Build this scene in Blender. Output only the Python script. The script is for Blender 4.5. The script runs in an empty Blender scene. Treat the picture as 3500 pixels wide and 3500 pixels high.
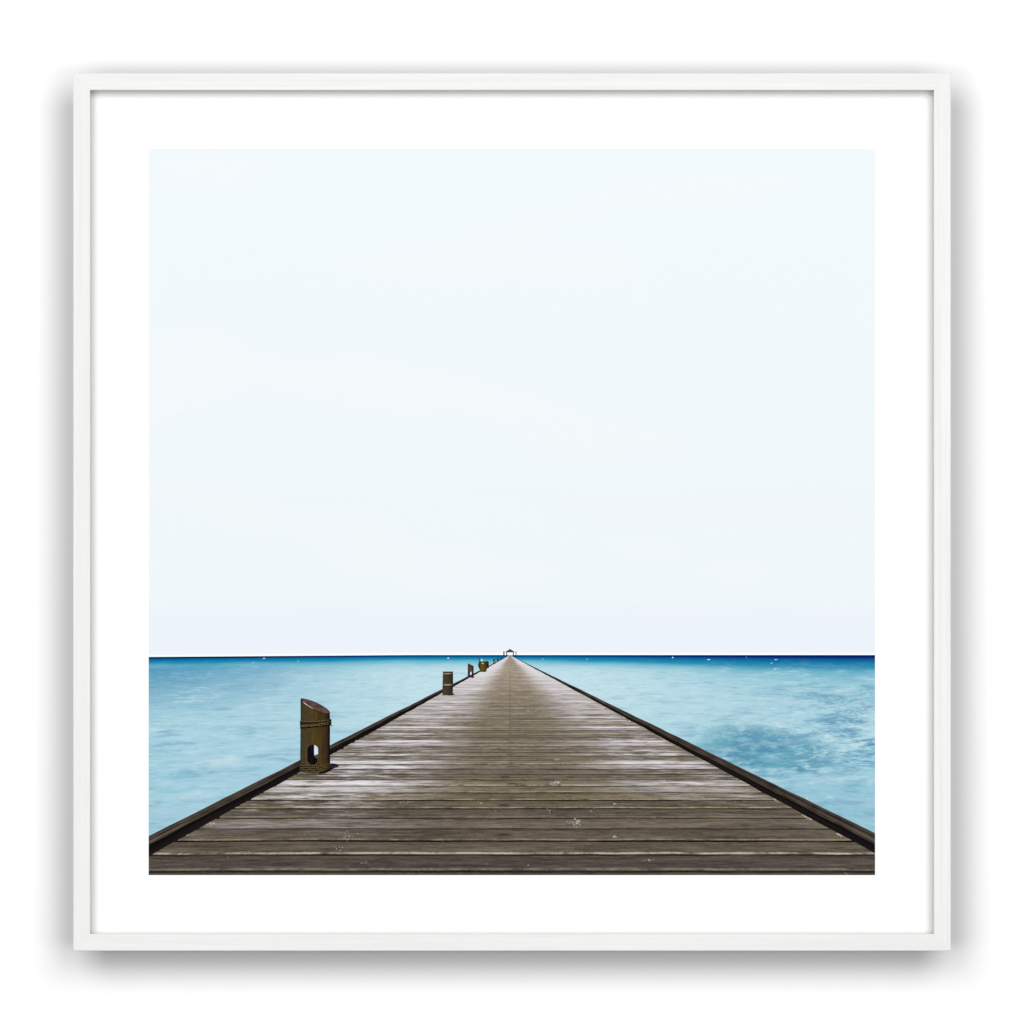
import bpy, bmesh, math, random
from mathutils import Vector

random.seed(7)
S = bpy.context.scene
COL = S.collection

# ------------------------------------------------------------------ scale
PX = 0.0002                 # metres per photograph unit: the frame is 3000 units = 0.60 m wide
BASE_Z = 1.20               # underside of the frame above the floor
FRAME_FRONT = -0.0400       # y of the front face of the frame (wall is y = 0)
FRAME_BACK = -0.0240
MAT_Y = -0.0288             # face of the mat board
GAIN = 1.19                 # light that reaches the wall, so that ink = wanted colour / GAIN


def lx(px): return (px - 1750.0) * PX
def lz(py): return (1750.0 - py) * PX + 0.30      # local to the frame's base


def lin(c):
    c = c / 255.0
    return c / 12.92 if c <= 0.04045 else ((c + 0.055) / 1.055) ** 2.4


def ink(rgb):
    return (lin(rgb[0]) / GAIN, lin(rgb[1]) / GAIN, lin(rgb[2]) / GAIN, 1.0)


# ------------------------------------------------------------------ node helpers
class V:
    """a float socket with arithmetic"""
    def __init__(self, m, s): self.m, self.s = m, s
    def _o(self, op, b=None, c=None, r=False):
        n = self.m.t.nodes.new('ShaderNodeMath'); n.operation = op
        args = [self, b, c]
        if r: args = [b, self, c]
        for i, a in enumerate(args):
            if a is None: continue
            if isinstance(a, V): self.m.t.links.new(a.s, n.inputs[i])
            else: n.inputs[i].default_value = float(a)
        return V(self.m, n.outputs[0])
    def __add__(self, b): return self._o('ADD', b)
    __radd__ = __add__
    def __sub__(self, b): return self._o('SUBTRACT', b)
    def __rsub__(self, b): return self._o('SUBTRACT', b, r=True)
    def __mul__(self, b): return self._o('MULTIPLY', b)
    __rmul__ = __mul__
    def __truediv__(self, b): return self._o('DIVIDE', b)
    def __rtruediv__(self, b): return self._o('DIVIDE', b, r=True)
    def __pow__(self, b): return self._o('POWER', b)
    def abs(self): return self._o('ABSOLUTE')
    def floor(self): return self._o('FLOOR')
    def fract(self): return self._o('FRACT')
    def sqrt(self): return self._o('SQRT')
    def max(self, b): return self._o('MAXIMUM', b)
    def min(self, b): return self._o('MINIMUM', b)
    def sm(self, a, b):
        """smoothstep a..b to 0..1 (a > b falls)"""
        n = self.m.t.nodes.new('ShaderNodeMapRange'); n.interpolation_type = 'SMOOTHSTEP'
        self.m.t.links.new(self.s, n.inputs['Value'])
        lo, hi, t0, t1 = (a, b, 0, 1) if a < b else (b, a, 1, 0)
        n.inputs['From Min'].default_value = lo; n.inputs['From Max'].default_value = hi
        n.inputs['To Min'].default_value = t0; n.inputs['To Max'].default_value = t1
        return V(self.m, n.outputs['Result'])


class M:
    """a diffuse printed / painted material"""
    def __init__(self, name, rough=0.9, spec=0.04):
        self.mat = bpy.data.materials.new(name); self.mat.use_nodes = True
        self.t = self.mat.node_tree
        self.b = self.t.nodes['Principled BSDF']
        self.b.inputs['Roughness'].default_value = rough
        self.b.inputs['Specular IOR Level'].default_value = spec
        co = self.t.nodes.new('ShaderNodeTexCoord')
        sp = self.t.nodes.new('ShaderNodeSeparateXYZ')
        self.t.links.new(co.outputs['Object'], sp.inputs[0])
        self.x, self.y, self.z = (V(self, sp.outputs[i]) for i in range(3))
    def paper(self):
        """position on the sheet in photograph units"""
        return self.x / PX + 1750.0, 1750.0 - (self.z - 0.30) / PX
    def vec(self, *a):
        n = self.t.nodes.new('ShaderNodeCombineXYZ')
        for i, v in enumerate(a):
            if isinstance(v, V): self.t.links.new(v.s, n.inputs[i])
            else: n.inputs[i].default_value = v
        return n.outputs[0]
    def noise(self, x, y, z=0.0, detail=3.0, rough=0.5, dist=0.0):
        n = self.t.nodes.new('ShaderNodeTexNoise')
        n.inputs['Scale'].default_value = 1.0
        n.inputs['Detail'].default_value = detail
        n.inputs['Roughness'].default_value = rough
        n.inputs['Distortion'].default_value = dist
        self.t.links.new(self.vec(x, y, z), n.inputs['Vector'])
        return V(self, n.outputs[0])
    def rand(self, k, seed=0.0):
        n = self.t.nodes.new('ShaderNodeTexWhiteNoise'); n.noise_dimensions = '2D'
        self.t.links.new(self.vec(k, seed), n.inputs['Vector'])
        return V(self, n.outputs['Value'])
    def rgb(self, c):
        n = self.t.nodes.new('ShaderNodeRGB'); n.outputs[0].default_value = ink(c)
        return n.outputs[0]
    def mix(self, f, a, b, mode='MIX'):
        n = self.t.nodes.new('ShaderNodeMix'); n.data_type = 'RGBA'; n.blend_type = mode
        n.clamp_factor = True
        if isinstance(f, V): self.t.links.new(f.s, n.inputs[0])
        else: n.inputs[0].default_value = f
        for s, c in ((n.inputs[6], a), (n.inputs[7], b)):
            if isinstance(c, tuple): s.default_value = ink(c)
            else: self.t.links.new(c, s)
        return n.outputs[2]
    def gain(self, c, f):
        """multiply a colour by a float"""
        n = self.t.nodes.new('ShaderNodeVectorMath'); n.operation = 'SCALE'
        self.t.links.new(c, n.inputs[0])
        if isinstance(f, V): self.t.links.new(f.s, n.inputs['Scale'])
        else: n.inputs['Scale'].default_value = f
        return n.outputs[0]
    def ramp(self, f, stops):
        n = self.t.nodes.new('ShaderNodeValToRGB'); e = n.color_ramp.elements
        while len(e) < len(stops): e.new(0.5)
        for el, (p, c) in zip(e, stops):
            el.position = p
        for el, (p, c) in zip(e, stops):
            el.position = p; el.color = ink(c)
        self.t.links.new(f.s, n.inputs[0])
        return n.outputs[0]
    def color(self, c):
        if isinstance(c, tuple): self.b.inputs['Base Color'].default_value = ink(c)
        else: self.t.links.new(c, self.b.inputs['Base Color'])
        return self.mat
    def bump(self, h, strength, dist):
        n = self.t.nodes.new('ShaderNodeBump')
        n.inputs['Strength'].default_value = strength
        n.inputs['Distance'].default_value = dist
        self.t.links.new(h.s, n.inputs['Height'])
        self.t.links.new(n.outputs[0], self.b.inputs['Normal'])


# ------------------------------------------------------------------ materials of the objects
def mat_wall():
    m = M('white_wall_paint', 0.95, 0.02)
    n = m.noise(m.x * 60, m.z * 60, m.y * 60, 4)
    m.bump(n, 0.04, 0.001)
    m.b.inputs['Base Color'].default_value = (0.88, 0.88, 0.88, 1)
    return m.mat


def mat_rail(vertical, seed):
    m = M('white_grained_wood', 0.7, 0.06)
    along, across = (m.z, m.x) if vertical else (m.x, m.z)
    depth = m.y * 900
    broad = m.noise(along * 6, across * 330, seed, 3, 0.55)
    fine = m.noise(along * 22, across * 1900 + depth, seed + 3, 3, 0.6)
    pore = m.noise(along * 45, across * 2600, seed + 9, 2, 0.5).sm(0.60, 0.72)
    tone = m.noise(along * 1.7, across * 90, seed + 5, 2).sm(0.3, 0.7)
    f = (broad.sm(0.3, 0.72) * 0.55 + fine.sm(0.3, 0.7) * 0.45)
    c = m.mix(f, (238, 238, 236), (252, 251, 249))
    c = m.mix(tone * 0.5, c, (237, 238, 236))
    c = m.mix(pore * 0.35, c, (228, 228, 224))
    m.bump(fine, 0.10, 0.0003)
    return m.color(c)


def mat_plain(name, rgba, rough=0.9, spec=0.03):
    m = M(name, rough, spec)
    m.b.inputs['Base Color'].default_value = rgba
    return m.mat


# ------------------------------------------------------------------ inks of the printed picture
VX, VY = 1743.0, 2240.0     # where the printed jetty vanishes


def mat_sky():
    m = M('printed_sky_ink'); px, py = m.paper()
    n1 = m.noise(px * 0.0009, py * 0.0035, 2.0, 2, 0.4)
    n2 = m.noise(px * 0.0006, py * 0.005, 7.0, 2, 0.4)
    c = m.mix(n1.sm(0.52, 0.62), (239, 247, 250), (242, 247, 250))
    c = m.mix(n2.sm(0.56, 0.66) * py.sm(1600, 1900), c, (241, 244, 249))
    low = (py + m.noise(px * 0.002, py * 0.006, 4.0, 2) * 120).sm(2080, 2190)
    c = m.mix(low, c, (237, 243, 251))
    c = m.mix(py.sm(2205, 2236) * 0.5, c, (243, 245, 253))
    edge = 2246.0 - (px - 507.0) * 0.0073
    edge = edge.max(2239.5)
    c = m.mix((edge - py).sm(8.5, 5.5), c, (254, 255, 255))
    return m.color(c)


def mat_sea():
    m = M('printed_sea_ink'); px, py = m.paper()
    hor = (2246.0 - (px - 507.0) * 0.0073).max(2239.5)
    t = (py - hor).max(0.0)
    side = (px - VX) / 1243.0                      # -1 left edge .. 1 right edge
    # perspective of the water plane
    d = t + 46.0
    X = (px - VX) / d
    Z = 2600.0 / d
    swell = m.noise(X * 1.3, Z * 1.6 + X * 0.25, 1.0, 3, 0.5)
    wave = m.noise(X * 3.6, Z * 4.4 + X * 0.5, 5.0, 5, 0.62, 0.4)
    chop = m.noise(X * 13.0, Z * 13.0 + X * 2.0, 9.0, 4, 0.6, 0.5)
    sheet = m.noise(px * 0.0065, py * 0.032 + px * 0.003, 3.0, 5, 0.62, 0.3)      # thin horizontal streaks
    fine = m.noise(px * 0.022, py * 0.11, 6.0, 4, 0.65)
    # depth bands: navy, teal, pale lagoon
    wide = 0.55 + side.sm(0.0, 1.0) * 1.25 + side.sm(-0.2, -1.0) * 0.35
    tb = t + (sheet - 0.5) * 10.0 * t.sm(2, 30) - m.noise(px * 0.004, py * 0.004, 1.7, 1) * 4 * t.sm(5, 30)
    tn = tb / wide
    base = m.ramp(tn / 100.0, [
        (0.0, (0, 14, 84)), (0.045, (2, 40, 112)), (0.085, (2, 92, 150)), (0.15, (4, 122, 168)),
        (0.23, (24, 140, 178)), (0.34, (104, 180, 203)), (0.55, (150, 203, 218)), (1.0, (170, 213, 225))])
    dark_rim = t.sm(6.5, 2.5)
    base = m.mix(dark_rim * 0.7, base, (0, 12, 70))
    # far body of water: darker blue towards the left edge, palest beside the jetty
    left = side.sm(-0.28, -1.0)
    base = m.mix(left * t.sm(14, 45) * t.sm(250, 50) * 0.95, base, (72, 150, 186))
    near = t.sm(130, 420)
    base = m.mix(near, base, m.mix(side.sm(-0.2, 0.4), (160, 205, 221), (152, 202, 218)))
    base = m.mix(t.sm(360, 560) * side.sm(0.2, 0.7) * 0.85, base, (142, 192, 210))
    base = m.mix(t.sm(430, 620) * side.sm(-0.2, -0.7), base, (158, 201, 216))
    jet = (1.0 - side.abs().sm(0.1, 0.70)) * t.sm(22, 60) * t.sm(380, 130)
    base = m.mix(jet * 0.85, base, (198, 228, 237))
    # moving water
    amp = t.sm(6, 70) * (1.0 - t.sm(480, 640) * side.sm(0.3, -0.3) * 0.6)
    calm = 0.55 + 0.45 * side.abs().sm(0.15, 0.75)
    w = (swell - 0.5) * 0.9 + (wave - 0.5) * 1.0 + (sheet - 0.5) * 1.15
    ripple = m.noise(px * 0.016 + 3.0, py * 0.085 - px * 0.006 * side, 16.0, 6, 0.68, 0.6)
    w = w + (ripple - 0.5) * 0.62
    dk = w.sm(0.0, -0.42) * amp * calm
    base = m.mix(dk * 0.66, base, m.mix(swell.sm(0.4, 0.6), (92, 150, 186), (84, 160, 184)))
    lt = w.sm(0.02, 0.42) * amp * calm
    base = m.mix(lt * 0.68, base, m.mix(wave.sm(0.42, 0.58), (206, 234, 236), (202, 220, 232)))
    gr = (m.noise(X * 2.2, Z * 2.6, 14.0, 4, 0.6) - 0.5).sm(0.03, 0.20) * amp
    base = m.mix(gr * 0.42, base, (110, 186, 200))
    li = (m.noise(X * 3.0, Z * 3.2, 24.0, 4, 0.6) - 0.5).sm(0.02, 0.18) * amp
    base = m.mix(li * 0.42, base, (174, 204, 220))
    base = m.gain(base, 1.0 + (fine - 0.5) * 0.36 * amp + (chop - 0.5) * 0.24 * amp)
    base = m.mix(0.16 * t.sm(20, 90) * (1.0 - side.abs().sm(0.6, 1.0) * 0.5), base, (208, 226, 234))
    # reef showing dark under the surface, right of the jetty
    wob = m.noise(px * 0.006, py * 0.016, 31.0, 4, 0.6)
    wob2 = m.noise(px * 0.016, py * 0.045, 33.0, 3, 0.6)
    ex = (px - 2610.0 - (wob - 0.5) * 260.0) / 265.0
    ey = (py - 2562.0 - (px - 2610.0) * 0.13 - (wob2 - 0.5) * 120.0) / 82.0
    rr = (ex * ex + ey * ey).sqrt()
    reef = rr.sm(1.18, 0.62)
    base = m.mix(reef * (0.50 + 0.5 * wob2.sm(0.35, 0.6)) * 0.92, base,
                 m.mix(wob.sm(0.42, 0.6), (74, 140, 172), (96, 164, 182)))
    base = m.gain(base, 1.0 + (chop - 0.5) * 0.5 * reef)
    # ruffled darker water towards the right edge
    ruf = side.sm(0.60, 0.98) * t.sm(60, 130) * t.sm(480, 320)
    rn = (sheet * 0.5 + chop * 0.5)
    base = m.mix(ruf * rn.sm(0.53, 0.42) * 0.85, base, (84, 142, 178))
    base = m.mix(ruf * rn.sm(0.54, 0.66) * 0.65, base, (216, 236, 242))
    # foam flecks
    fo = m.noise(px * 0.020, py * 0.052 + px * 0.01, 41.0, 6, 0.68, 0.8)
    fmask = (side.sm(0.38, 0.66) * t.sm(130, 240) * t.sm(470, 380)
             * m.noise(px * 0.006, py * 0.01, 44.0, 2).sm(0.36, 0.62))
    base = m.mix(fo.sm(0.53, 0.66) * fmask * 0.55, base, (214, 236, 240))
    fz = m.noise(X * 9.0, Z * 10.0 + X * 2.0, 51.0, 5, 0.6, 0.4)
    base = m.mix(fz.sm(0.66, 0.78) * amp * 0.5, base, (222, 240, 244))
    gl = m.noise(px * 0.05, py * 0.16, 61.0, 3, 0.6)
    base = m.mix(gl.sm(0.73, 0.78) * t.sm(20, 60) * 0.8, base, (235, 248, 250))
    return m.color(base)


def deck_uv(m):
    px, py = m.paper()
    s = (py - VY).max(2.0)
    u = (px - VX) / s
    return px, py, s, u


def mat_deck():
    m = M('printed_deck_ink'); px, py, s, u = deck_uv(m)
    q0 = (1000.0 / s - 1.344) / 0.1105
    wob = (m.noise(u * 2.2, q0 * 0.25, 3.0, 3, 0.6) - 0.5) * 0.16
    rip = (m.noise(u * 38.0, q0 * 0.9, 4.0, 2) - 0.5) * 0.05 * s.sm(250, 500)
    q = q0 + wob + rip
    k = q.floor(); f = q - k
    r1, r2, r3, r4 = (m.rand(k, i + 0.5) for i in range(4))
    au = u.abs()
    # tone with distance
    base = m.ramp(s / 760.0, [
        (0.0, (134, 127, 120)), (0.06, (144, 136, 127)), (0.16, (135, 127, 117)), (0.30, (120, 112, 102)),
        (0.52, (106, 98, 88)), (0.75, (94, 87, 78)), (0.88, (88, 81, 74)), (1.0, (72, 66, 62))])
    warm = m.mix(r2.sm(0.3, 0.7), (255, 250, 246), (255, 249, 228))
    base = m.mix(1.0, base, warm, 'MULTIPLY')
    base = m.gain(base, 1.56 + (r1 - 0.5) * 0.66)
    # grain: long streaks along the boards
    g1 = m.noise(u * 2.0 + r3 * 40.0, q * 3.2, r1 * 9.0, 5, 0.62)
    g2 = m.noise(u * 9.0, q * 8.0, 11.0, 4, 0.65)
    g3 = m.noise(px * 0.012, py * 0.34, 12.0, 4, 0.7)
    g4 = m.noise(px * 0.05, py * 0.12, 15.0, 4, 0.7)
    base = m.gain(base, 1.0 + (g1 - 0.5) * 2.0 + (g2 - 0.5) * 1.7 + (g3 - 0.5) * 1.5 + (g4 - 0.5) * 0.8)
    # bleached, salt-white ends of the boards
    rag = m.noise(u * 1.4, q * 0.55, 21.0, 4, 0.62)
    rag2 = m.noise(u * 3.2 + r4 * 30.0, q * 2.4, 22.0, 5, 0.66)
    L = (0.0 - u).sm(0.30, 1.20); R = u.sm(0.42, 1.35)
    Lw = s.sm(660, 440); Rw = s.sm(600, 330)
    edge = (L * Lw + R * Rw * 0.86).min(1.0)
    n1 = ((rag2 - 0.5) * 3.2 + (rag - 0.5) * 1.6 + (g3 - 0.5) * 2.2 + (r1 - 0.5) * 0.7)
    far = s.sm(360, 80)
    fr = (edge * (0.40 + far * 0.42 + n1 * (1.50 - far * 0.55))).max(0.0).min(1.0)
    fr = fr * (1.0 - au.sm(1.66, 1.86) * s.sm(60, 300) * 0.5)
    white = m.mix(r4.sm(0.2, 0.8), (214, 207, 212), (240, 236, 240))
    base = m.mix(fr * 0.95, base, white)
    base = m.gain(base, 1.0 + (g3 - 0.5) * 0.5 * fr)
    # far boards: white rims, grey middle
    rim = au.sm(0.70, 1.55) * s.sm(190, 50)
    base = m.mix(rim * (0.40 + rag2 * 0.6), base, (228, 224, 227))
    # pale arris and dark gap between boards
    hl = (r2 * 1.7 - 0.15).max(0.0).min(1.0)
    band = f.sm(0.11, 0.155) * f.sm(0.31, 0.20)
    wear = m.noise(u * 7.0, k * 3.3, 8.0, 4, 0.7).sm(0.34, 0.60)
    bright = m.mix(r3.sm(0.35, 0.8), (178, 164, 130), (230, 222, 208))
    base = m.mix(band * hl * wear * s.sm(80, 280) * 0.9, base, bright)
    base = m.mix(f.sm(0.55, 0.98) * 0.22 * s.sm(100, 300), base, (60, 52, 46))
    gap = f.sm(0.155, 0.105)
    gapw = 0.62 + 0.38 * m.noise(u * 3.0, k * 5.1, 18.0, 3).sm(0.3, 0.55)
    base = m.mix(gap * gapw * (0.74 + 0.26 * r4.sm(0.05, 0.40)) * s.sm(45, 170), base, (14, 10, 9))
    # coarser groups of boards further away, where single boards are too thin to see
    far_line = m.noise(px * 0.0042, 9000.0 / s, 71.0, 4, 0.7)
    band2 = s.sm(30, 90) * s.sm(420, 200)
    base = m.mix(far_line.sm(0.50, 0.36) * band2 * 0.5, base, (84, 73, 62))
    base = m.mix(far_line.sm(0.56, 0.68) * band2 * 0.35, base, (198, 190, 186))
    # splits running along the boards
    sp = m.noise(u * 0.9 + r1 * 70.0, q * 5.5, 77.0, 3, 0.6)
    base = m.mix((sp - 0.5).abs().sm(0.018, 0.004) * s.sm(120, 350) * 0.6 * rag.sm(0.4, 0.6), base, (46, 39, 35))
    # checks and knots
    kn = m.noise(u * 6.0 + r2 * 50.0, q * 2.2, 81.0, 3, 0.6)
    base = m.mix(kn.sm(0.70, 0.76) * s.sm(150, 350) * 0.8, base, (40, 33, 30))
    # row of nail stains along the joist under the middle
    nail = (u + 0.01 - (r1 - 0.5) * 0.07).abs().sm(0.065, 0.01)
    nail = nail * ((f - 0.62 + r3 * 0.25).abs().sm(0.15, 0.05)).max((f - 0.25).abs().sm(0.10, 0.03) * r2)
    base = m.mix(nail * s.sm(170, 380) * r4.sm(0.25, 0.75) * 0.8, base, (40, 35, 30))
    seam = u.abs().sm(0.03, 0.008) * s.sm(30, 60) * s.sm(400, 220)
    base = m.mix(seam * 0.22, base, (84, 78, 74))
    # scuffs
    sc = m.noise(px * 0.045, py * 0.10, 91.0, 4, 0.7, 1.0)
    scm = m.noise(px * 0.006, py * 0.013, 93.0, 2).sm(0.56, 0.66)
    base = m.mix(sc.sm(0.62, 0.70) * scm * s.sm(220, 330) * 0.5, base, (206, 198, 198))
    return m.color(base)


def mat_kerb_top():
    m = M('printed_kerb_top_ink'); px, py, s, u = deck_uv(m)
    g = m.noise(u * 45.0, 700.0 / s, 2.0, 5, 0.65)
    b = m.noise(px * 0.02, py * 0.03, 5.0, 3)
    c = m.mix((g * 0.7 + b * 0.3).sm(0.36, 0.62), (34, 28, 25), (82, 71, 62))
    c = m.mix(m.noise(u * 70.0, 2600.0 / s, 8.0, 3).sm(0.60, 0.7) * 0.7, c, (17, 13, 12))
    c = m.mix(m.noise(u * 25.0, 1500.0 / s, 18.0, 3).sm(0.62, 0.72) * 0.5, c, (128, 118, 112))
    return m.color(c)


def mat_kerb_side():
    m = M('printed_kerb_side_ink'); px, py, s, u = deck_uv(m)
    g = m.noise(u * 30.0, 900.0 / s, 2.5, 4, 0.6)
    c = m.mix(g.sm(0.40, 0.66), (13, 10, 11), (31, 25, 25))
    return m.color(c)


def mat_speckle(name, a, b, fx=0.08, fy=0.08, seed=0.0, lo=0.38, hi=0.62):
    m = M(name); px, py = m.paper()
    n = m.noise(px * fx, py * fy, seed, 4, 0.6)
    return m.color(m.mix(n.sm(lo, hi), a, b))


def mat_round(name, x0, x1, stops, seed, fx=0.12, fy=0.012, var=0.7):
    """a round thing in the print: tones across its width plus a grain up its length"""
    m = M(name); px, py = m.paper()
    c = m.ramp((px - x0) / (x1 - x0), stops)
    n = m.noise(px * fx, py * fy, seed, 4, 0.6)
    n2 = m.noise(px * 0.05, py * 0.05, seed + 4, 3)
    return m.color(m.gain(c, 1.0 + (n - 0.5) * var + (n2 - 0.5) * var * 0.6))


def mat_rope(seed):
    m = M('printed_rope_ink'); px, py = m.paper()
    tw = ((px * 0.16 + py * 0.13).fract() - 0.5).abs() * 2.0
    n = m.noise(px * 0.2, py * 0.3, seed, 3)
    c = m.mix((tw * 0.6 + n * 0.5).sm(0.30, 0.75), (42, 34, 19), (118, 102, 64))
    c = m.mix(((px - 1026.0) / 104.0).sm(0.72, 1.0) * 0.75, c, (30, 24, 12))
    return m.color(c)


# ------------------------------------------------------------------ object helpers
def link(o, parent=None):
    COL.objects.link(o)
    if parent is not None: o.parent = parent
    return o


def mesh_obj(name, bm, mats, parent=None):
    me = bpy.data.meshes.new(name); bm.to_mesh(me); bm.free()
    for x in (mats if isinstance(mats, (list, tuple)) else [mats]): me.materials.append(x)
    return link(bpy.data.objects.new(name, me), parent)


class Sheet:
    """flat shapes of ink lying on the paper, each a hair above the one below"""
    def __init__(self, level): self.bm = bmesh.new(); self.level = level; self.n = 0; self.mats = []
    def poly(self, pts, mat, lift=0):
        if len(pts) < 3: return None
        if mat not in self.mats: self.mats.append(mat)
        y = MAT_Y - 0.00004 * (self.level + lift)
        vs = [self.bm.verts.new((lx(a), y, lz(b))) for a, b in pts]
        fc = self.bm.faces.new(vs); fc.material_index = self.mats.index(mat)
        fc.normal_update()
        if fc.normal.y > 0: fc.normal_flip()
        return fc
    def box(self, x0, y0, x1, y1, mat, lift=0):
        return self.poly([(x0, y0), (x1, y0), (x1, y1), (x0, y1)], mat, lift)
    def oval(self, cx, cy, rx, ry, mat, lift=0, n=20, rot=0.0):
        c, s_ = math.cos(rot), math.sin(rot)
        return self.poly([(cx + rx * math.cos(a) * c - ry * math.sin(a) * s_,
                           cy + rx * math.cos(a) * s_ + ry * math.sin(a) * c)
                          for a in (2 * math.pi * i / n for i in range(n))], mat, lift)
    def strip(self, pts, w, mat, lift=0):
        """ribbon of width w (number or list) along pts"""
        n = len(pts); up, dn = [], []
        for i, (x, y) in enumerate(pts):
            a = pts[max(0, i - 1)]; b = pts[min(n - 1, i + 1)]
            dx, dy = b[0] - a[0], b[1] - a[1]; L = math.hypot(dx, dy) or 1
            ww = (w[i] if isinstance(w, (list, tuple)) else w) / 2
            up.append((x - dy / L * ww, y + dx / L * ww)); dn.append((x + dy / L * ww, y - dx / L * ww))
        for i in range(n - 1):
            self.poly([up[i], up[i + 1], dn[i + 1], dn[i]], mat, lift)
    def done(self, name, parent):
        return mesh_obj(name, self.bm, self.mats, parent)


# ------------------------------------------------------------------ wall
bm = bmesh.new()
v = [bm.verts.new((x, y, z)) for y in (0.0, 0.1) for x, z in ((-4, -1.5), (4, -1.5), (4, 4.5), (-4, 4.5))]
for q in ((0, 1, 2, 3), (7, 6, 5, 4), (0, 4, 5, 1), (1, 5, 6, 2), (2, 6, 7, 3), (3, 7, 4, 0)):
    bm.faces.new([v[i] for i in q])
bmesh.ops.recalc_face_normals(bm, faces=bm.faces[:])
wall = mesh_obj('wall', bm, mat_wall())
wall['kind'] = 'structure'
wall['label'] = 'plain white wall behind the framed jetty print'
wall['category'] = 'wall'

# ------------------------------------------------------------------ the framed print
root = bpy.data.objects.new('framed_print', None)
root.empty_display_size = 0.1
root.location = (0, 0, BASE_Z)
link(root)
root['label'] = 'square white wood framed print of a wooden jetty over turquoise sea'
root['category'] = 'framed print'

# four mitred rails
W = 58.0                                    # face width in photograph units
O0, O1 = 250.0, 3250.0
def rail_profile():
    # (inset from the outer edge, y) going round the section
    f, b, c = FRAME_FRONT, FRAME_BACK, 0.0005
    cu = c / PX
    # the outside is undercut to cut bounce light: a thin lip in front, then the wood runs back and inward
    return [(40.0, b), (0.0, f + 0.0025), (0.0, f + c), (cu * 0.3, f + c * 0.3), (cu, f),
            (W - cu * 0.8, f), (W - cu * 0.25, f + c * 0.25), (W, f + c * 0.8), (W, f + 0.0020),
            (W - 24, f + 0.0040), (W - 24, b)]
RABBET = mat_plain('rabbet_shade_grey', (0.26, 0.25, 0.235, 1))
DARK_BACK = mat_plain('dark_bounce_stop', (0.035, 0.03, 0.027, 1))
EPS = 0.12                                   # hair-line of the mitre joint
def rail(side, seed):
    bm = bmesh.new(); rings = []
    prof = rail_profile()
    for end in (0, 1):
        ring = []
        for o, y in prof:
            a = O0 + o + EPS if end == 0 else O1 - o - EPS      # along the rail
            c = O0 + o if side in ('top', 'left') else O1 - o   # across
            p = (a, c) if side in ('top', 'bottom') else (c, a)
            ring.append(bm.verts.new((lx(p[0]), y, lz(p[1]))))
        rings.append(ring)
    n = len(prof)
    for i in range(n):
        j = (i + 1) % n
        fc = bm.faces.new((rings[0][i], rings[0][j], rings[1][j], rings[1][i]))
        if i in (0, n - 1): fc.material_index = 1          # back of the moulding, darkened to stop light bouncing onto the wall
        if i in (n - 2, n - 3): fc.material_index = 2      # rabbet behind the lip, greyed to deepen the shade on the mat
    bm.faces.new(rings[0]); bm.faces.new(list(reversed(rings[1])))
    bmesh.ops.recalc_face_normals(bm, faces=bm.faces[:])
    return mesh_obj('frame_rail', bm, [mat_rail(side in ('left', 'right'), seed), DARK_BACK, RABBET], root)
for sd, (side, lab) in enumerate((('top', 'top rail of the white frame'), ('bottom', 'bottom rail of the white frame'),
                                  ('left', 'left rail of the white frame'), ('right', 'right rail of the white frame'))):
    rail(side, 13.0 * sd + 2.0)

# mat board: one sheet behind the print, standing against the frame's rabbet
def slab(name, x0, y0, x1, y1, front, back, mat):
    bm = bmesh.new()
    v = [bm.verts.new((lx(a), y, lz(b))) for y in (front, back) for a, b in ((x0, y0), (x1, y0), (x1, y1), (x0, y1))]
    for q in ((0, 1, 2, 3), (7, 6, 5, 4), (0, 4, 5, 1), (1, 5, 6, 2), (2, 6, 7, 3), (3, 7, 4, 0)):
        bm.faces.new([v[i] for i in q])
    bmesh.ops.recalc_face_normals(bm, faces=bm.faces[:])
    return mesh_obj(name, bm, mat, root)

m = M('white_mat_board', 0.95, 0.02)
m.bump(m.noise(m.x * 900, m.z * 900, 0.0, 3), 0.03, 0.0002)
m.b.inputs['Base Color'].default_value = (0.87, 0.87, 0.868, 1)
slab('mat_board', 286, 286, 3214, 3214, MAT_Y, MAT_Y + 0.0015, m.mat)
slab('backing_board', 287, 287, 3213, 3213, MAT_Y + 0.0016, MAT_Y + 0.0046, mat_speckle('black_backing_board', (34, 32, 30), (44, 42, 40)))  # unseen board, made black so less light bounces to the wall
slab('hanging_cradle', 560, 560, 2940, 2940, MAT_Y + 0.0047, -0.0003,  # added unseen support, inset and black to keep the wall shadow dark
     mat_speckle('black_fibre_board', (34, 32, 30), (44, 42, 40)))

# ------------------------------------------------------------------ the printed picture
X0, X1, Y0, Y1 = 507.0, 2992.0, 507.0, 2992.0
sh = Sheet(0.4)
sh.box(X0, Y0, X1, Y1, mat_plain('white_print_paper', (0.86, 0.86, 0.86, 1)))
pic = sh.done('printed_picture', root)

def horizon(x): return max(2239.5, 2246.0 - (x - 507.0) * 0.0073)
hx = [X0 + (X1 - X0) * i / 24 for i in range(25)]

sh = Sheet(1)
sky_m = mat_sky()
for a, b in zip(hx, hx[1:]): sh.poly([(a, Y0), (b, Y0), (b, horizon(b)), (a, horizon(a))], sky_m)
sh.done('printed_sky', pic)

sh = Sheet(1)
sea_m = mat_sea()
for a, b in zip(hx, hx[1:]): sh.poly([(a, horizon(a)), (b, horizon(b)), (b, Y1), (a, Y1)], sea_m)
sh.done('printed_sea', pic)

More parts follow.
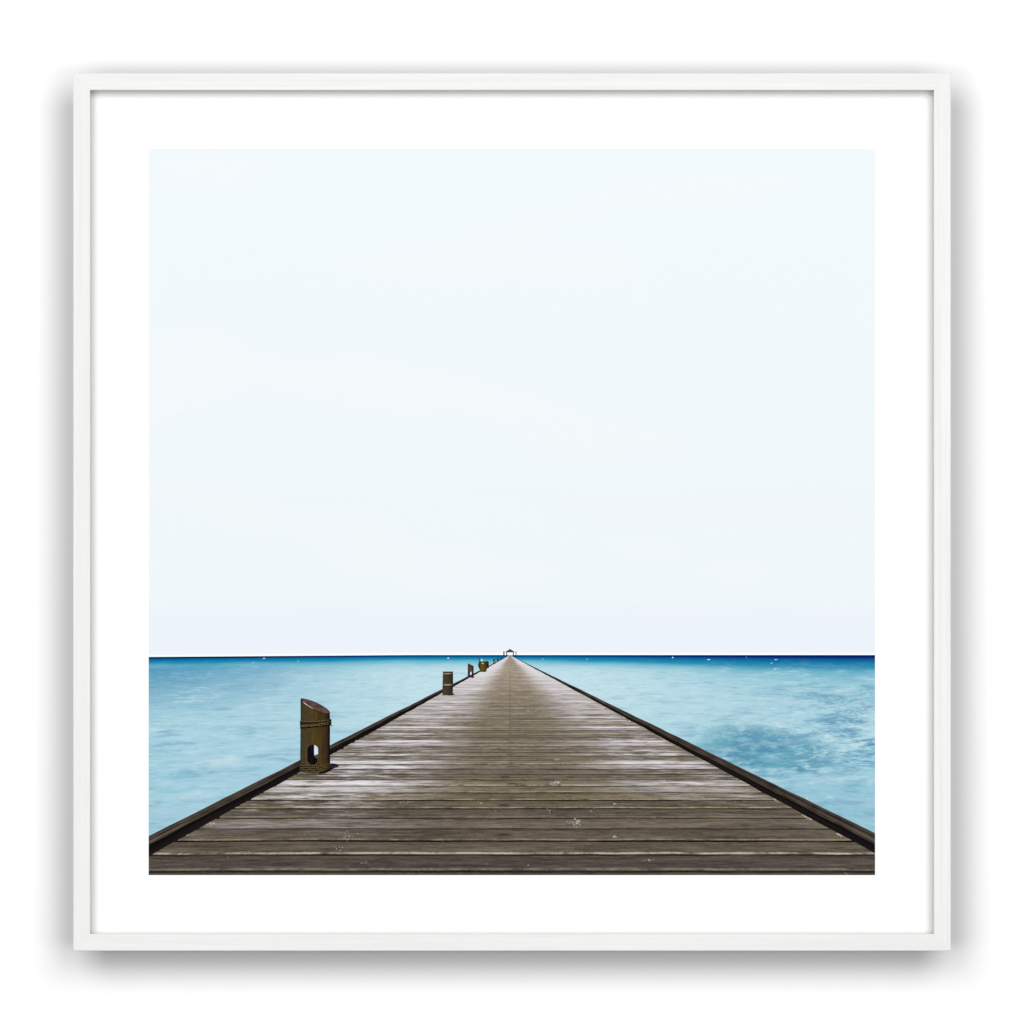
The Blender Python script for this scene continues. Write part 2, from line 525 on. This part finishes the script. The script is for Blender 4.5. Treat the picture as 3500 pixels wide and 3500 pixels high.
# jetty: deck, two kerbs
UL = (-2.0, -1.905, -1.797)            # outer edge, arris, foot of the kerb (left)
UR = (2.052, 1.935, 1.845)             # the same on the right
def at_u(u, s): return (VX + u * s, VY + s)
TOP = 3.2

def clip_x(pts, x, keep_right):
    out = []
    for i in range(len(pts)):
        a, b = pts[i], pts[(i + 1) % len(pts)]
        ia = (a[0] >= x) if keep_right else (a[0] <= x)
        ib = (b[0] >= x) if keep_right else (b[0] <= x)
        if ia: out.append(a)
        if ia != ib:
            f = (x - a[0]) / (b[0] - a[0]); out.append((x, a[1] + (b[1] - a[1]) * f))
    return out
def clip_y(pts, y):
    out = []
    for i in range(len(pts)):
        a, b = pts[i], pts[(i + 1) % len(pts)]
        ia, ib = a[1] <= y, b[1] <= y
        if ia: out.append(a)
        if ia != ib:
            f = (y - a[1]) / (b[1] - a[1]); out.append((a[0] + (b[0] - a[0]) * f, y))
    return out
def inside(pts): return clip_y(clip_x(clip_x(pts, X0, True), X1, False), Y1)

deck_m, ktop_m, kside_m = mat_deck(), mat_kerb_top(), mat_kerb_side()
sh = Sheet(3)
sh.poly(inside([at_u(UL[2] - 0.01, TOP), at_u(UR[2] + 0.01, TOP), at_u(UR[2] + 0.01, 900), at_u(UL[2] - 0.01, 900)]), deck_m)
# kerbs in short lengths with a slightly worn outline
ss = [TOP, 8, 14, 22]
while ss[-1] < 900: ss.append(ss[-1] * 1.055 + 1.2)
for U in (UL, UR):
    sg = -1 if U is UL else 1
    rows = []
    for s_ in ss:
        j = min(1.0, s_ / 160.0)
        w0 = random.uniform(-0.9, 0.9) * j; w1 = random.uniform(-1.6, 1.6) * j; w2 = random.uniform(-1.3, 1.3) * j
        rows.append([at_u(U[0], s_), at_u(U[1], s_), at_u(U[2], s_)])
        rows[-1][0] = (rows[-1][0][0], rows[-1][0][1] + w0)
        rows[-1][1] = (rows[-1][1][0], rows[-1][1][1] + w1)
        rows[-1][2] = (rows[-1][2][0], rows[-1][2][1] + w2)
    for r0, r1 in zip(rows, rows[1:]):
        for p in (0, 1):
            pts = inside([r0[p], r1[p], r1[p + 1], r0[p + 1]])
            if len(pts) > 2: sh.poly(pts, (ktop_m, kside_m)[p], 2)
# board ends: dark notches on the left, pale worn ends on the right
notch_m = kside_m
pale_m = mat_speckle('printed_pale_board_end_ink', (104, 95, 82), (200, 192, 172), 0.16, 0.16, 3.0)
for k in range(0, 26):
    s_ = 1000.0 / (1.344 + 0.1105 * k)
    if s_ < 230: break
    a = at_u(UL[2], s_)
    w = s_ / 700.0; j = random.uniform(0.3, 1.25)
    sh.poly(inside([(a[0] - 4 * w, a[1] - 2 * w), (a[0] + 18 * w * j, a[1] - 10.5 * w * j), (a[0] + 15 * w * j, a[1] - 3 * w * j), (a[0] + 9 * w * j, a[1] + 2 * w)]), notch_m, 3)
s_ = 200.0
while s_ < 670:
    ln = random.uniform(8, 30) * s_ / 600
    if random.random() < 0.42:
        wd = random.uniform(1.0, 5.0) * (s_ / 600)
        a = at_u(UR[2], s_); b = at_u(UR[2], s_ + ln)
        pts = inside([(a[0], a[1] + 1), (b[0], b[1] + 1), (b[0] - 4, b[1] + 1 + wd), ((a[0] + b[0]) / 2 - 5, (a[1] + b[1]) / 2 + 1 + wd * 1.1), (a[0] - 6, a[1] + 1 + wd * 0.5)])
        if len(pts) > 2: sh.poly(pts, pale_m, 3)
    s_ += ln * random.uniform(1.0, 1.6) + 1
# bird droppings and scuffs trodden on the boards
white_m = mat_speckle('printed_white_fleck_ink', (130, 123, 118), (222, 218, 218), 0.22, 0.22, 9.0)
def splash(cx, cy, w, h, n, size):
    for _ in range(n):
        x = cx + random.gauss(0, w / 3.0); y = cy + random.gauss(0, h / 3.0)
        a = random.uniform(-0.7, 0.9); r = random.uniform(0.5, 1.0) * size
        sh.oval(x, y, r * random.uniform(1.0, 2.4), r * 0.42, white_m, 4 + _ * 0.05, 7, a)
splash(1965, 2812, 34, 20, 24, 2.6); splash(1978, 2809, 12, 4, 5, 3.2)
splash(1900, 2676, 30, 11, 20, 3.2)
splash(1632, 2743, 20, 6, 8, 2.2); splash(1395, 2744, 20, 6, 7, 2.2); splash(1330, 2723, 22, 6, 7, 2.0)
splash(1876, 2774, 10, 9, 6, 2.0); splash(2018, 2772, 16, 8, 6, 2.0); splash(2102, 2748, 8, 5, 5, 3.2)
splash(2100, 2861, 7, 6, 5, 3.4); splash(1694, 2773, 2, 2, 2, 2.4); splash(1746, 2826, 12, 3, 4, 2.0)
splash(1746, 2914, 6, 4, 3, 2.4); splash(1190, 2855, 46, 22, 22, 1.9); splash(1160, 2905, 34, 16, 14, 1.9)
splash(1400, 2620, 24, 8, 9, 2.0); splash(2010, 2610, 18, 7, 8, 2.2); splash(1905, 2596, 14, 6, 6, 2.2)
splash(1805, 2957, 8, 3, 4, 1.8); splash(1250, 2950, 34, 8, 10, 1.8); splash(2220, 2941, 34, 6, 10, 2.2)
splash(850, 2911, 4, 3, 2, 1.8); splash(920, 2962, 4, 2, 2, 2.0); splash(715, 2818, 26, 8, 9, 2.6); splash(650, 2854, 16, 4, 5, 2.2)
splash(1820, 2429, 40, 6, 10, 1.8); splash(1590, 2434, 30, 6, 6, 1.6); splash(1730, 2468, 14, 6, 6, 1.8)
leaf_m = mat_speckle('printed_leaf_ink', (176, 92, 24), (206, 128, 56))
sh.oval(2072, 2423, 5.5, 1.8, leaf_m, 5, 8, 0.1)
# the slanted shade of the bamboo posts on the boards
shade_m = mat_speckle('printed_post_shade_ink', (28, 20, 32), (44, 34, 52))
sh.poly([(1098, 2642), (1120, 2612), (1137, 2609.5), (1150, 2612), (1158, 2618.5), (1154, 2622.5), (1140, 2627), (1122, 2639), (1106, 2645)], shade_m, 4)
sh.poly([(1540, 2373), (1550, 2371), (1556, 2372.5), (1548, 2376.5), (1530, 2378)], shade_m, 4)
sh.poly([(1612, 2315), (1619, 2312), (1622, 2316), (1612, 2318)], shade_m, 4)
sh.done('printed_jetty', pic)

# bamboo lamp post in front
sh = Sheet(8)
body_m = mat_round('printed_bamboo_ink', 1026, 1129, [
    (0.0, (34, 42, 34)), (0.05, (64, 58, 42)), (0.28, (74, 60, 34)), (0.50, (76, 61, 28)), (0.72, (68, 52, 27)),
    (0.88, (50, 38, 24)), (0.945, (20, 14, 13)), (1.0, (10, 6, 12))], 4.0, 0.14, 0.010, 1.15)
cut_m = mat_speckle('printed_cut_wood_ink', (74, 54, 52), (104, 78, 72), 0.05, 0.1, 2.0)
rim_m = mat_speckle('printed_cut_rim_ink', (30, 22, 20), (52, 40, 34), 0.1, 0.1, 3.0)
shine_m = mat_speckle('printed_rim_shine_ink', (176, 158, 152), (222, 208, 204), 0.1, 0.1, 3.0)
black_m = mat_speckle('printed_black_ink', (8, 6, 9), (20, 16, 19), 0.1, 0.1, 5.0)
hole_sea_m = mat_speckle('printed_bright_gap_ink', (186, 216, 236), (218, 234, 246), 0.06, 0.06, 6.0)
rope_m = mat_rope(2.0)
shade_rope_m = mat_speckle('printed_rope_shade_ink', (20, 16, 9), (46, 38, 22), 0.2, 0.2, 4.0)
sh.poly([(1027, 2389), (1032, 2399), (1045, 2409), (1065, 2421), (1089, 2433), (1113, 2442), (1126.5, 2441), (1127.5, 2470),
         (1127, 2560), (1128, 2630), (1108, 2639), (1082, 2643.5), (1057, 2644), (1029, 2639), (1025.5, 2615), (1026.5, 2500)], body_m)
sh.poly([(1027, 2388.6), (1030.5, 2387.4), (1037, 2388), (1051, 2391), (1065.4, 2395.5), (1082, 2402.5), (1096, 2409.5), (1108, 2416.5),
         (1117, 2423), (1124, 2430), (1127, 2435.5), (1127, 2442), (1121, 2444), (1113, 2443.5), (1101, 2440), (1089, 2435.5), (1065.4, 2423.8), (1045, 2411.5), (1032, 2401.5), (1027, 2394)], rim_m, 1)
sh.poly([(1031, 2389.4), (1037, 2389.6), (1051, 2392.8), (1065.4, 2397.4), (1082, 2404.5), (1096, 2411.5), (1108, 2418.5),
         (1116, 2424.6), (1122, 2431), (1123.5, 2437), (1113, 2439), (1101, 2436.5), (1089, 2432), (1066, 2420.5), (1047, 2408), (1034, 2398)], cut_m, 2)
sh.strip([(1034, 2399), (1041, 2404.5), (1050, 2411), (1060, 2417.4), (1072, 2424)], [1.0, 2.6, 2.8, 2.0, 0.8], shine_m, 3)
# slot
slot = []
for i in range(13): slot.append((1068 + 19 * math.cos(math.pi + math.pi * i / 12), 2565 + 19 * math.sin(math.pi + math.pi * i / 12)))
for i in range(13): slot.append((1067.5 + 18 * math.cos(math.pi * i / 12), 2597 + 18 * math.sin(math.pi * i / 12)))
slot_rim_m = mat_speckle('printed_slot_rim_ink', (84, 68, 38), (112, 92, 54), 0.1, 0.1, 8.0)
sh.poly([(1067.8 + (x - 1067.8) * 1.09, 2581 + (y - 2581) * 1.05) for x, y in slot], slot_rim_m, 1)
sh.poly(slot, black_m, 2)
sh.poly([(1073, 2547.6), (1079, 2549.5), (1084, 2554), (1086.5, 2561), (1086.5, 2577), (1080, 2580.5), (1073.5, 2583)], hole_sea_m, 3)
sh.poly([(1073.5, 2583), (1080, 2580.5), (1086.5, 2577), (1085.8, 2588), (1083, 2593), (1078, 2591)], mat_speckle('printed_kerb_peek_ink', (70, 56, 50), (98, 80, 72)), 4)
# ropes: wavy strands
def rope(pts, w, lift): sh.strip(pts, w, rope_m, lift)
def curve(x0, x1, ya, yb, sag, n=16, wav=0.0, ph=0.0):
    return [(x0 + (x1 - x0) * i / n, ya + (yb - ya) * i / n + sag * math.sin(math.pi * i / n) + wav * math.sin(ph + i * 1.6)) for i in range(n + 1)]
under = curve(1025, 1129, 2489, 2478, 1.0)
sh.strip(under, 5, black_m, 1.2)
sh.strip(curve(1025, 1129, 2474, 2465, 3.5), 13, shade_rope_m, 1.4)
sh.strip(curve(1025, 1129.5, 2626, 2616, 6.0), 26, shade_rope_m, 1.4)
rope(curve(1024, 1130, 2466, 2460, 3.5), 3.4, 2.5)
rope(curve(1024.5, 1130.5, 2480, 2467, 3.0, wav=1.6), 3.6, 2.6)
rope(curve(1024.5, 1130, 2483.5, 2473, 2.5, wav=-1.6, ph=0.6), 3.4, 2.8)
sh.strip([(1129, 2458), (1130, 2468), (1129, 2480)], 4.5, black_m, 3)
sh.strip([(1128, 2476), (1132, 2480), (1135.5, 2482.5)], 2.2, black_m, 3.2)
rope(curve(1024, 1129, 2616, 2608, 5.0), 3.0, 2.5)
rope(curve(1024.5, 1130, 2623, 2613, 5.5, wav=1.0), 3.4, 2.6)
rope(curve(1025, 1130, 2630, 2619, 6.5, wav=-1.0), 3.2, 2.7)
rope(curve(1026, 1129, 2637, 2625, 7.5, wav=0.8), 3.0, 2.8)
sh.poly([(1086, 2642), (1110, 2636), (1130, 2622), (1131, 2630), (1112, 2641), (1092, 2646)], black_m, 3.4)
o = sh.done('printed_post', pic); o['label'] = 'nearest bamboo post in the print, slant-cut, with rope bands and a slot'

# flat-topped post with two pale bands
sh = Sheet(8)
b2 = mat_round('printed_banded_post_ink', 1512, 1549, [
    (0.0, (46, 42, 30)), (0.12, (72, 60, 42)), (0.45, (66, 54, 40)), (0.8, (54, 43, 32)), (0.90, (26, 20, 18)), (1.0, (14, 10, 14))], 3.0, 0.3, 0.05, 0.5)
band_m = mat_round('printed_post_band_ink', 1512, 1549, [
    (0.0, (96, 86, 64)), (0.3, (148, 136, 110)), (0.6, (150, 138, 114)), (0.85, (96, 84, 66)), (1.0, (40, 32, 28))], 4.0, 0.3, 0.3, 0.4)
sh.poly([(1514, 2296.6), (1548, 2296.6), (1548.2, 2340), (1547, 2374), (1530, 2376.6), (1512, 2376), (1512.6, 2340)], b2)
sh.box(1514, 2295.8, 1548, 2298.6, black_m, 1)
sh.poly([(1514, 2301), (1547.4, 2300), (1547.4, 2304.6), (1514, 2306.2)], band_m, 1)
sh.poly([(1513.5, 2306.4), (1547.4, 2305), (1547.4, 2307), (1513.5, 2308.6)], black_m, 1)
sh.poly([(1513, 2338.6), (1548.4, 2338), (1548.4, 2343), (1530, 2345), (1513, 2344)], band_m, 1)
sh.poly([(1513, 2344.6), (1530, 2345.6), (1548, 2343.6), (1548, 2346), (1530, 2348), (1513, 2347)], black_m, 1)
o = sh.done('printed_post', pic); o['label'] = 'flat-topped printed post with two pale bands'

# the slant-cut posts behind it
dark_m = mat_speckle('printed_dark_post_ink', (40, 33, 24), (82, 70, 52), 0.16, 0.05, 7.0)
def far_post(x0, x1, ytop_l, ytop_r, ybot, slot_=None):
    sh = Sheet(8)
    sh.poly([(x0, ytop_l), (x1, ytop_r), (x1, ybot), (x0, ybot - 0.5)], dark_m)
    sh.poly([(x1 - (x1 - x0) * 0.16, ytop_r - 0.5), (x1 + 0.3, ytop_r), (x1 + 0.3, ybot), (x1 - (x1 - x0) * 0.16, ybot)], black_m, 1)
    sh.poly([(x0, ytop_l), (x1, ytop_r), (x1, ytop_r + (ybot - ytop_r) * 0.05), (x0, ytop_l + (ybot - ytop_l) * 0.05)], black_m, 1.5)
    sh.poly([(x0, ybot - 2.5), (x1, ybot - 2), (x1 + 1.0, ybot + 0.4), (x0, ybot + 0.2)], black_m, 2)
    if slot_: sh.oval(*slot_, hole_sea_m, 3, 14, 0.12)
    return sh.done('printed_post', pic)
far_post(1598.8, 1618.2, 2267.5, 2277, 2315.6, (1609.2, 2302, 2.9, 6.2))
far_post(1661, 1670.2, 2258, 2262.4, 2283)
far_post(1685.6, 1692.6, 2252, 2255.4, 2268, (1689.4, 2262.5, 1.1, 2.4))
far_post(1698.2, 1703.4, 2249, 2251.4, 2260.6)
far_post(1707.4, 1710.6, 2248.4, 2250, 2256.6)
far_post(1713.4, 1716.0, 2246.8, 2248, 2253.4)
far_post(1719.0, 1721.2, 2245.6, 2246.6, 2250.6)

# urn with a small white plant and a thin pole beside it
sh = Sheet(12)
urn_m = mat_round('printed_glazed_urn_ink', 1634, 1670, [
    (0.0, (24, 22, 8)), (0.10, (52, 47, 16)), (0.35, (90, 82, 32)), (0.55, (86, 72, 30)), (0.8, (58, 45, 20)), (1.0, (22, 15, 8))], 5.0, 0.1, 0.1, 0.5)
pro = [(2262, 12.0), (2264, 13.4), (2267, 15.8), (2271, 17.2), (2275, 17.4), (2279, 16.6), (2284, 14.2), (2289, 11.6), (2294.5, 9.8)]
sh.poly([(1651.6 - w, y) for y, w in pro] + [(1651.6 + w, y) for y, w in reversed(pro)], urn_m)
sh.box(1639.4, 2261.2, 1664, 2263.4, rim_m, 1)
sh.box(1641.8, 2293.4, 1661.4, 2296.4, black_m, 1)
sh.oval(1649, 2268, 4.2, 1.8, shine_m, 2, 12)
sh.poly([(1645.4, 2261.2), (1644.0, 2255), (1646.4, 2251.2), (1648.4, 2255), (1650, 2261.2)], mat_speckle('printed_white_plant_ink', (214, 232, 236), (244, 250, 250)), 2)
sh.done('printed_urn', pic)
sh = Sheet(10)
sh.box(1636.6, 2249.6, 1639.4, 2266, dark_m)
sh.done('printed_pole', pic)

# pavilion at the end of the jetty
sh = Sheet(8)
roof_m = mat_speckle('printed_roof_ink', (52, 54, 58), (78, 80, 84), 0.2, 0.2, 2.0)
glare_m = mat_speckle('printed_glare_ink', (250, 252, 254), (255, 255, 255))
slate_m = mat_speckle('printed_slate_ink', (40, 36, 38), (64, 58, 58), 0.2, 0.2, 4.0)
navy_m = mat_speckle('printed_navy_ink', (30, 42, 104), (58, 78, 146), 0.2, 0.2, 4.0)
sh.box(1733.2, 2229.4, 1753.6, 2240.6, glare_m)
sh.poly([(1743.2, 2218.4), (1758.6, 2228.4), (1757.4, 2229.8), (1729.2, 2229.8), (1728.0, 2228.4)], roof_m, 1)
sh.poly([(1729, 2228.2), (1757.6, 2228.2), (1757, 2230), (1729.6, 2230)], slate_m, 2)
sh.box(1730.6, 2230, 1733.6, 2242, slate_m, 1); sh.box(1753.2, 2230, 1756.0, 2242, slate_m, 1)
sh.poly([(1733.4, 2237), (1735.4, 2241.4), (1733.4, 2242.4)], slate_m, 2); sh.poly([(1753.4, 2237), (1751.6, 2241.4), (1753.4, 2242.4)], slate_m, 2)
sh.done('printed_pavilion', pic)
sh = Sheet(8); sh.box(1720.6, 2226, 1724.2, 2244, navy_m); o = sh.done('printed_pile', pic); o['label'] = 'thick navy pile left of the printed pavilion'
sh = Sheet(8); sh.box(1762.8, 2226, 1764.8, 2247, navy_m); o = sh.done('printed_pile', pic); o['label'] = 'thin navy pile right of the printed pavilion'

# white boats and breaking crests out at sea
boat_m = mat_speckle('printed_white_boat_ink', (176, 214, 230), (246, 250, 252), 0.25, 0.25, 1.0)
for x, y, rx, ry in ((901.5, 2250, 4.0, 2.6), (1531.8, 2249, 3.6, 2.8), (2300, 2247, 3.4, 2.8)):
    sh = Sheet(6)
    sh.poly([(x - rx, y + ry * 0.6), (x - rx * 0.4, y - ry * 0.2), (x, y - ry), (x + rx * 0.5, y - ry * 0.2), (x + rx, y + ry * 0.6), (x + rx * 0.5, y + ry), (x - rx * 0.5, y + ry)], boat_m)
    sh.done('printed_boat', pic)
for x, y, rx, ry in ((865, 2264.5, 4.0, 1.8), (1018, 2260, 3.0, 1.5), (2422.5, 2255, 7, 2.0), (2653, 2255, 7.2, 1.9), (2638, 2267.4, 5, 1.6),
                     (2650, 2287, 6, 2.4), (1854.6, 2253, 4, 1.3), (2007, 2253.6, 4, 1.4),
                     (2551.5, 2246.8, 2.0, 1.4), (600, 2399.6, 9, 1.8), 
                     (2836, 2727, 18, 2.2), (2711, 2701, 2.6, 2.0), (2760, 2731, 5, 2.0), (2960, 2749, 2.4, 2.0), (2410, 2437, 2.2, 1.6)):
    sh = Sheet(6)
    sh.oval(x, y, rx * 0.85, ry * 0.65, boat_m, 0, 10, -0.06)
    sh.done('printed_whitecap', pic)

# ------------------------------------------------------------------ light
w = bpy.data.worlds.new('World'); S.world = w; w.use_nodes = True
w.node_tree.nodes['Background'].inputs[0].default_value = (1, 1, 1, 1)
w.node_tree.nodes['Background'].inputs[1].default_value = 0.02

def softbox(name, loc, size, power, target):
    L = bpy.data.lights.new(name, 'AREA'); L.shape = 'ELLIPSE'; L.size, L.size_y = size
    L.energy = power
    o = link(bpy.data.objects.new(name, L)); o.location = loc
    o.rotation_euler = (Vector(target) - Vector(loc)).to_track_quat('-Z', 'Y').to_euler()
    return o
CZ = BASE_Z + 0.30
LD = 5.0
KEY = 68.8
for sx in (-1, 1):
    softbox('upper_softbox', (sx * 0.34 * LD, -LD, CZ + 0.38 * LD), (0.66 * LD, 0.62 * LD), 1.96 * KEY, (0, 0, CZ))
    softbox('lower_softbox', (sx * 0.34 * LD, -LD, CZ - 0.10 * LD), (0.66 * LD, 0.36 * LD), 1.03 * KEY, (0, 0, CZ))

# ------------------------------------------------------------------ camera
cam = bpy.data.cameras.new('camera'); co = link(bpy.data.objects.new('camera', cam))
D = 12.0
co.location = (0, -D, CZ); co.rotation_euler = (math.radians(90), 0, 0)
cam.sensor_width = 36.0
cam.lens = 36.0 * (D + FRAME_FRONT) / 0.70
cam.clip_start = 0.05; cam.clip_end = 60
S.camera = co

S.render.resolution_x = S.render.resolution_y = 1024
vs_ = S.view_settings
vs_.view_transform = 'Standard'; vs_.look = 'None'; vs_.exposure = 0.0; vs_.gamma = 1.0; vs_.use_curve_mapping = False
S.cycles.max_bounces = 8; S.cycles.diffuse_bounces = 5
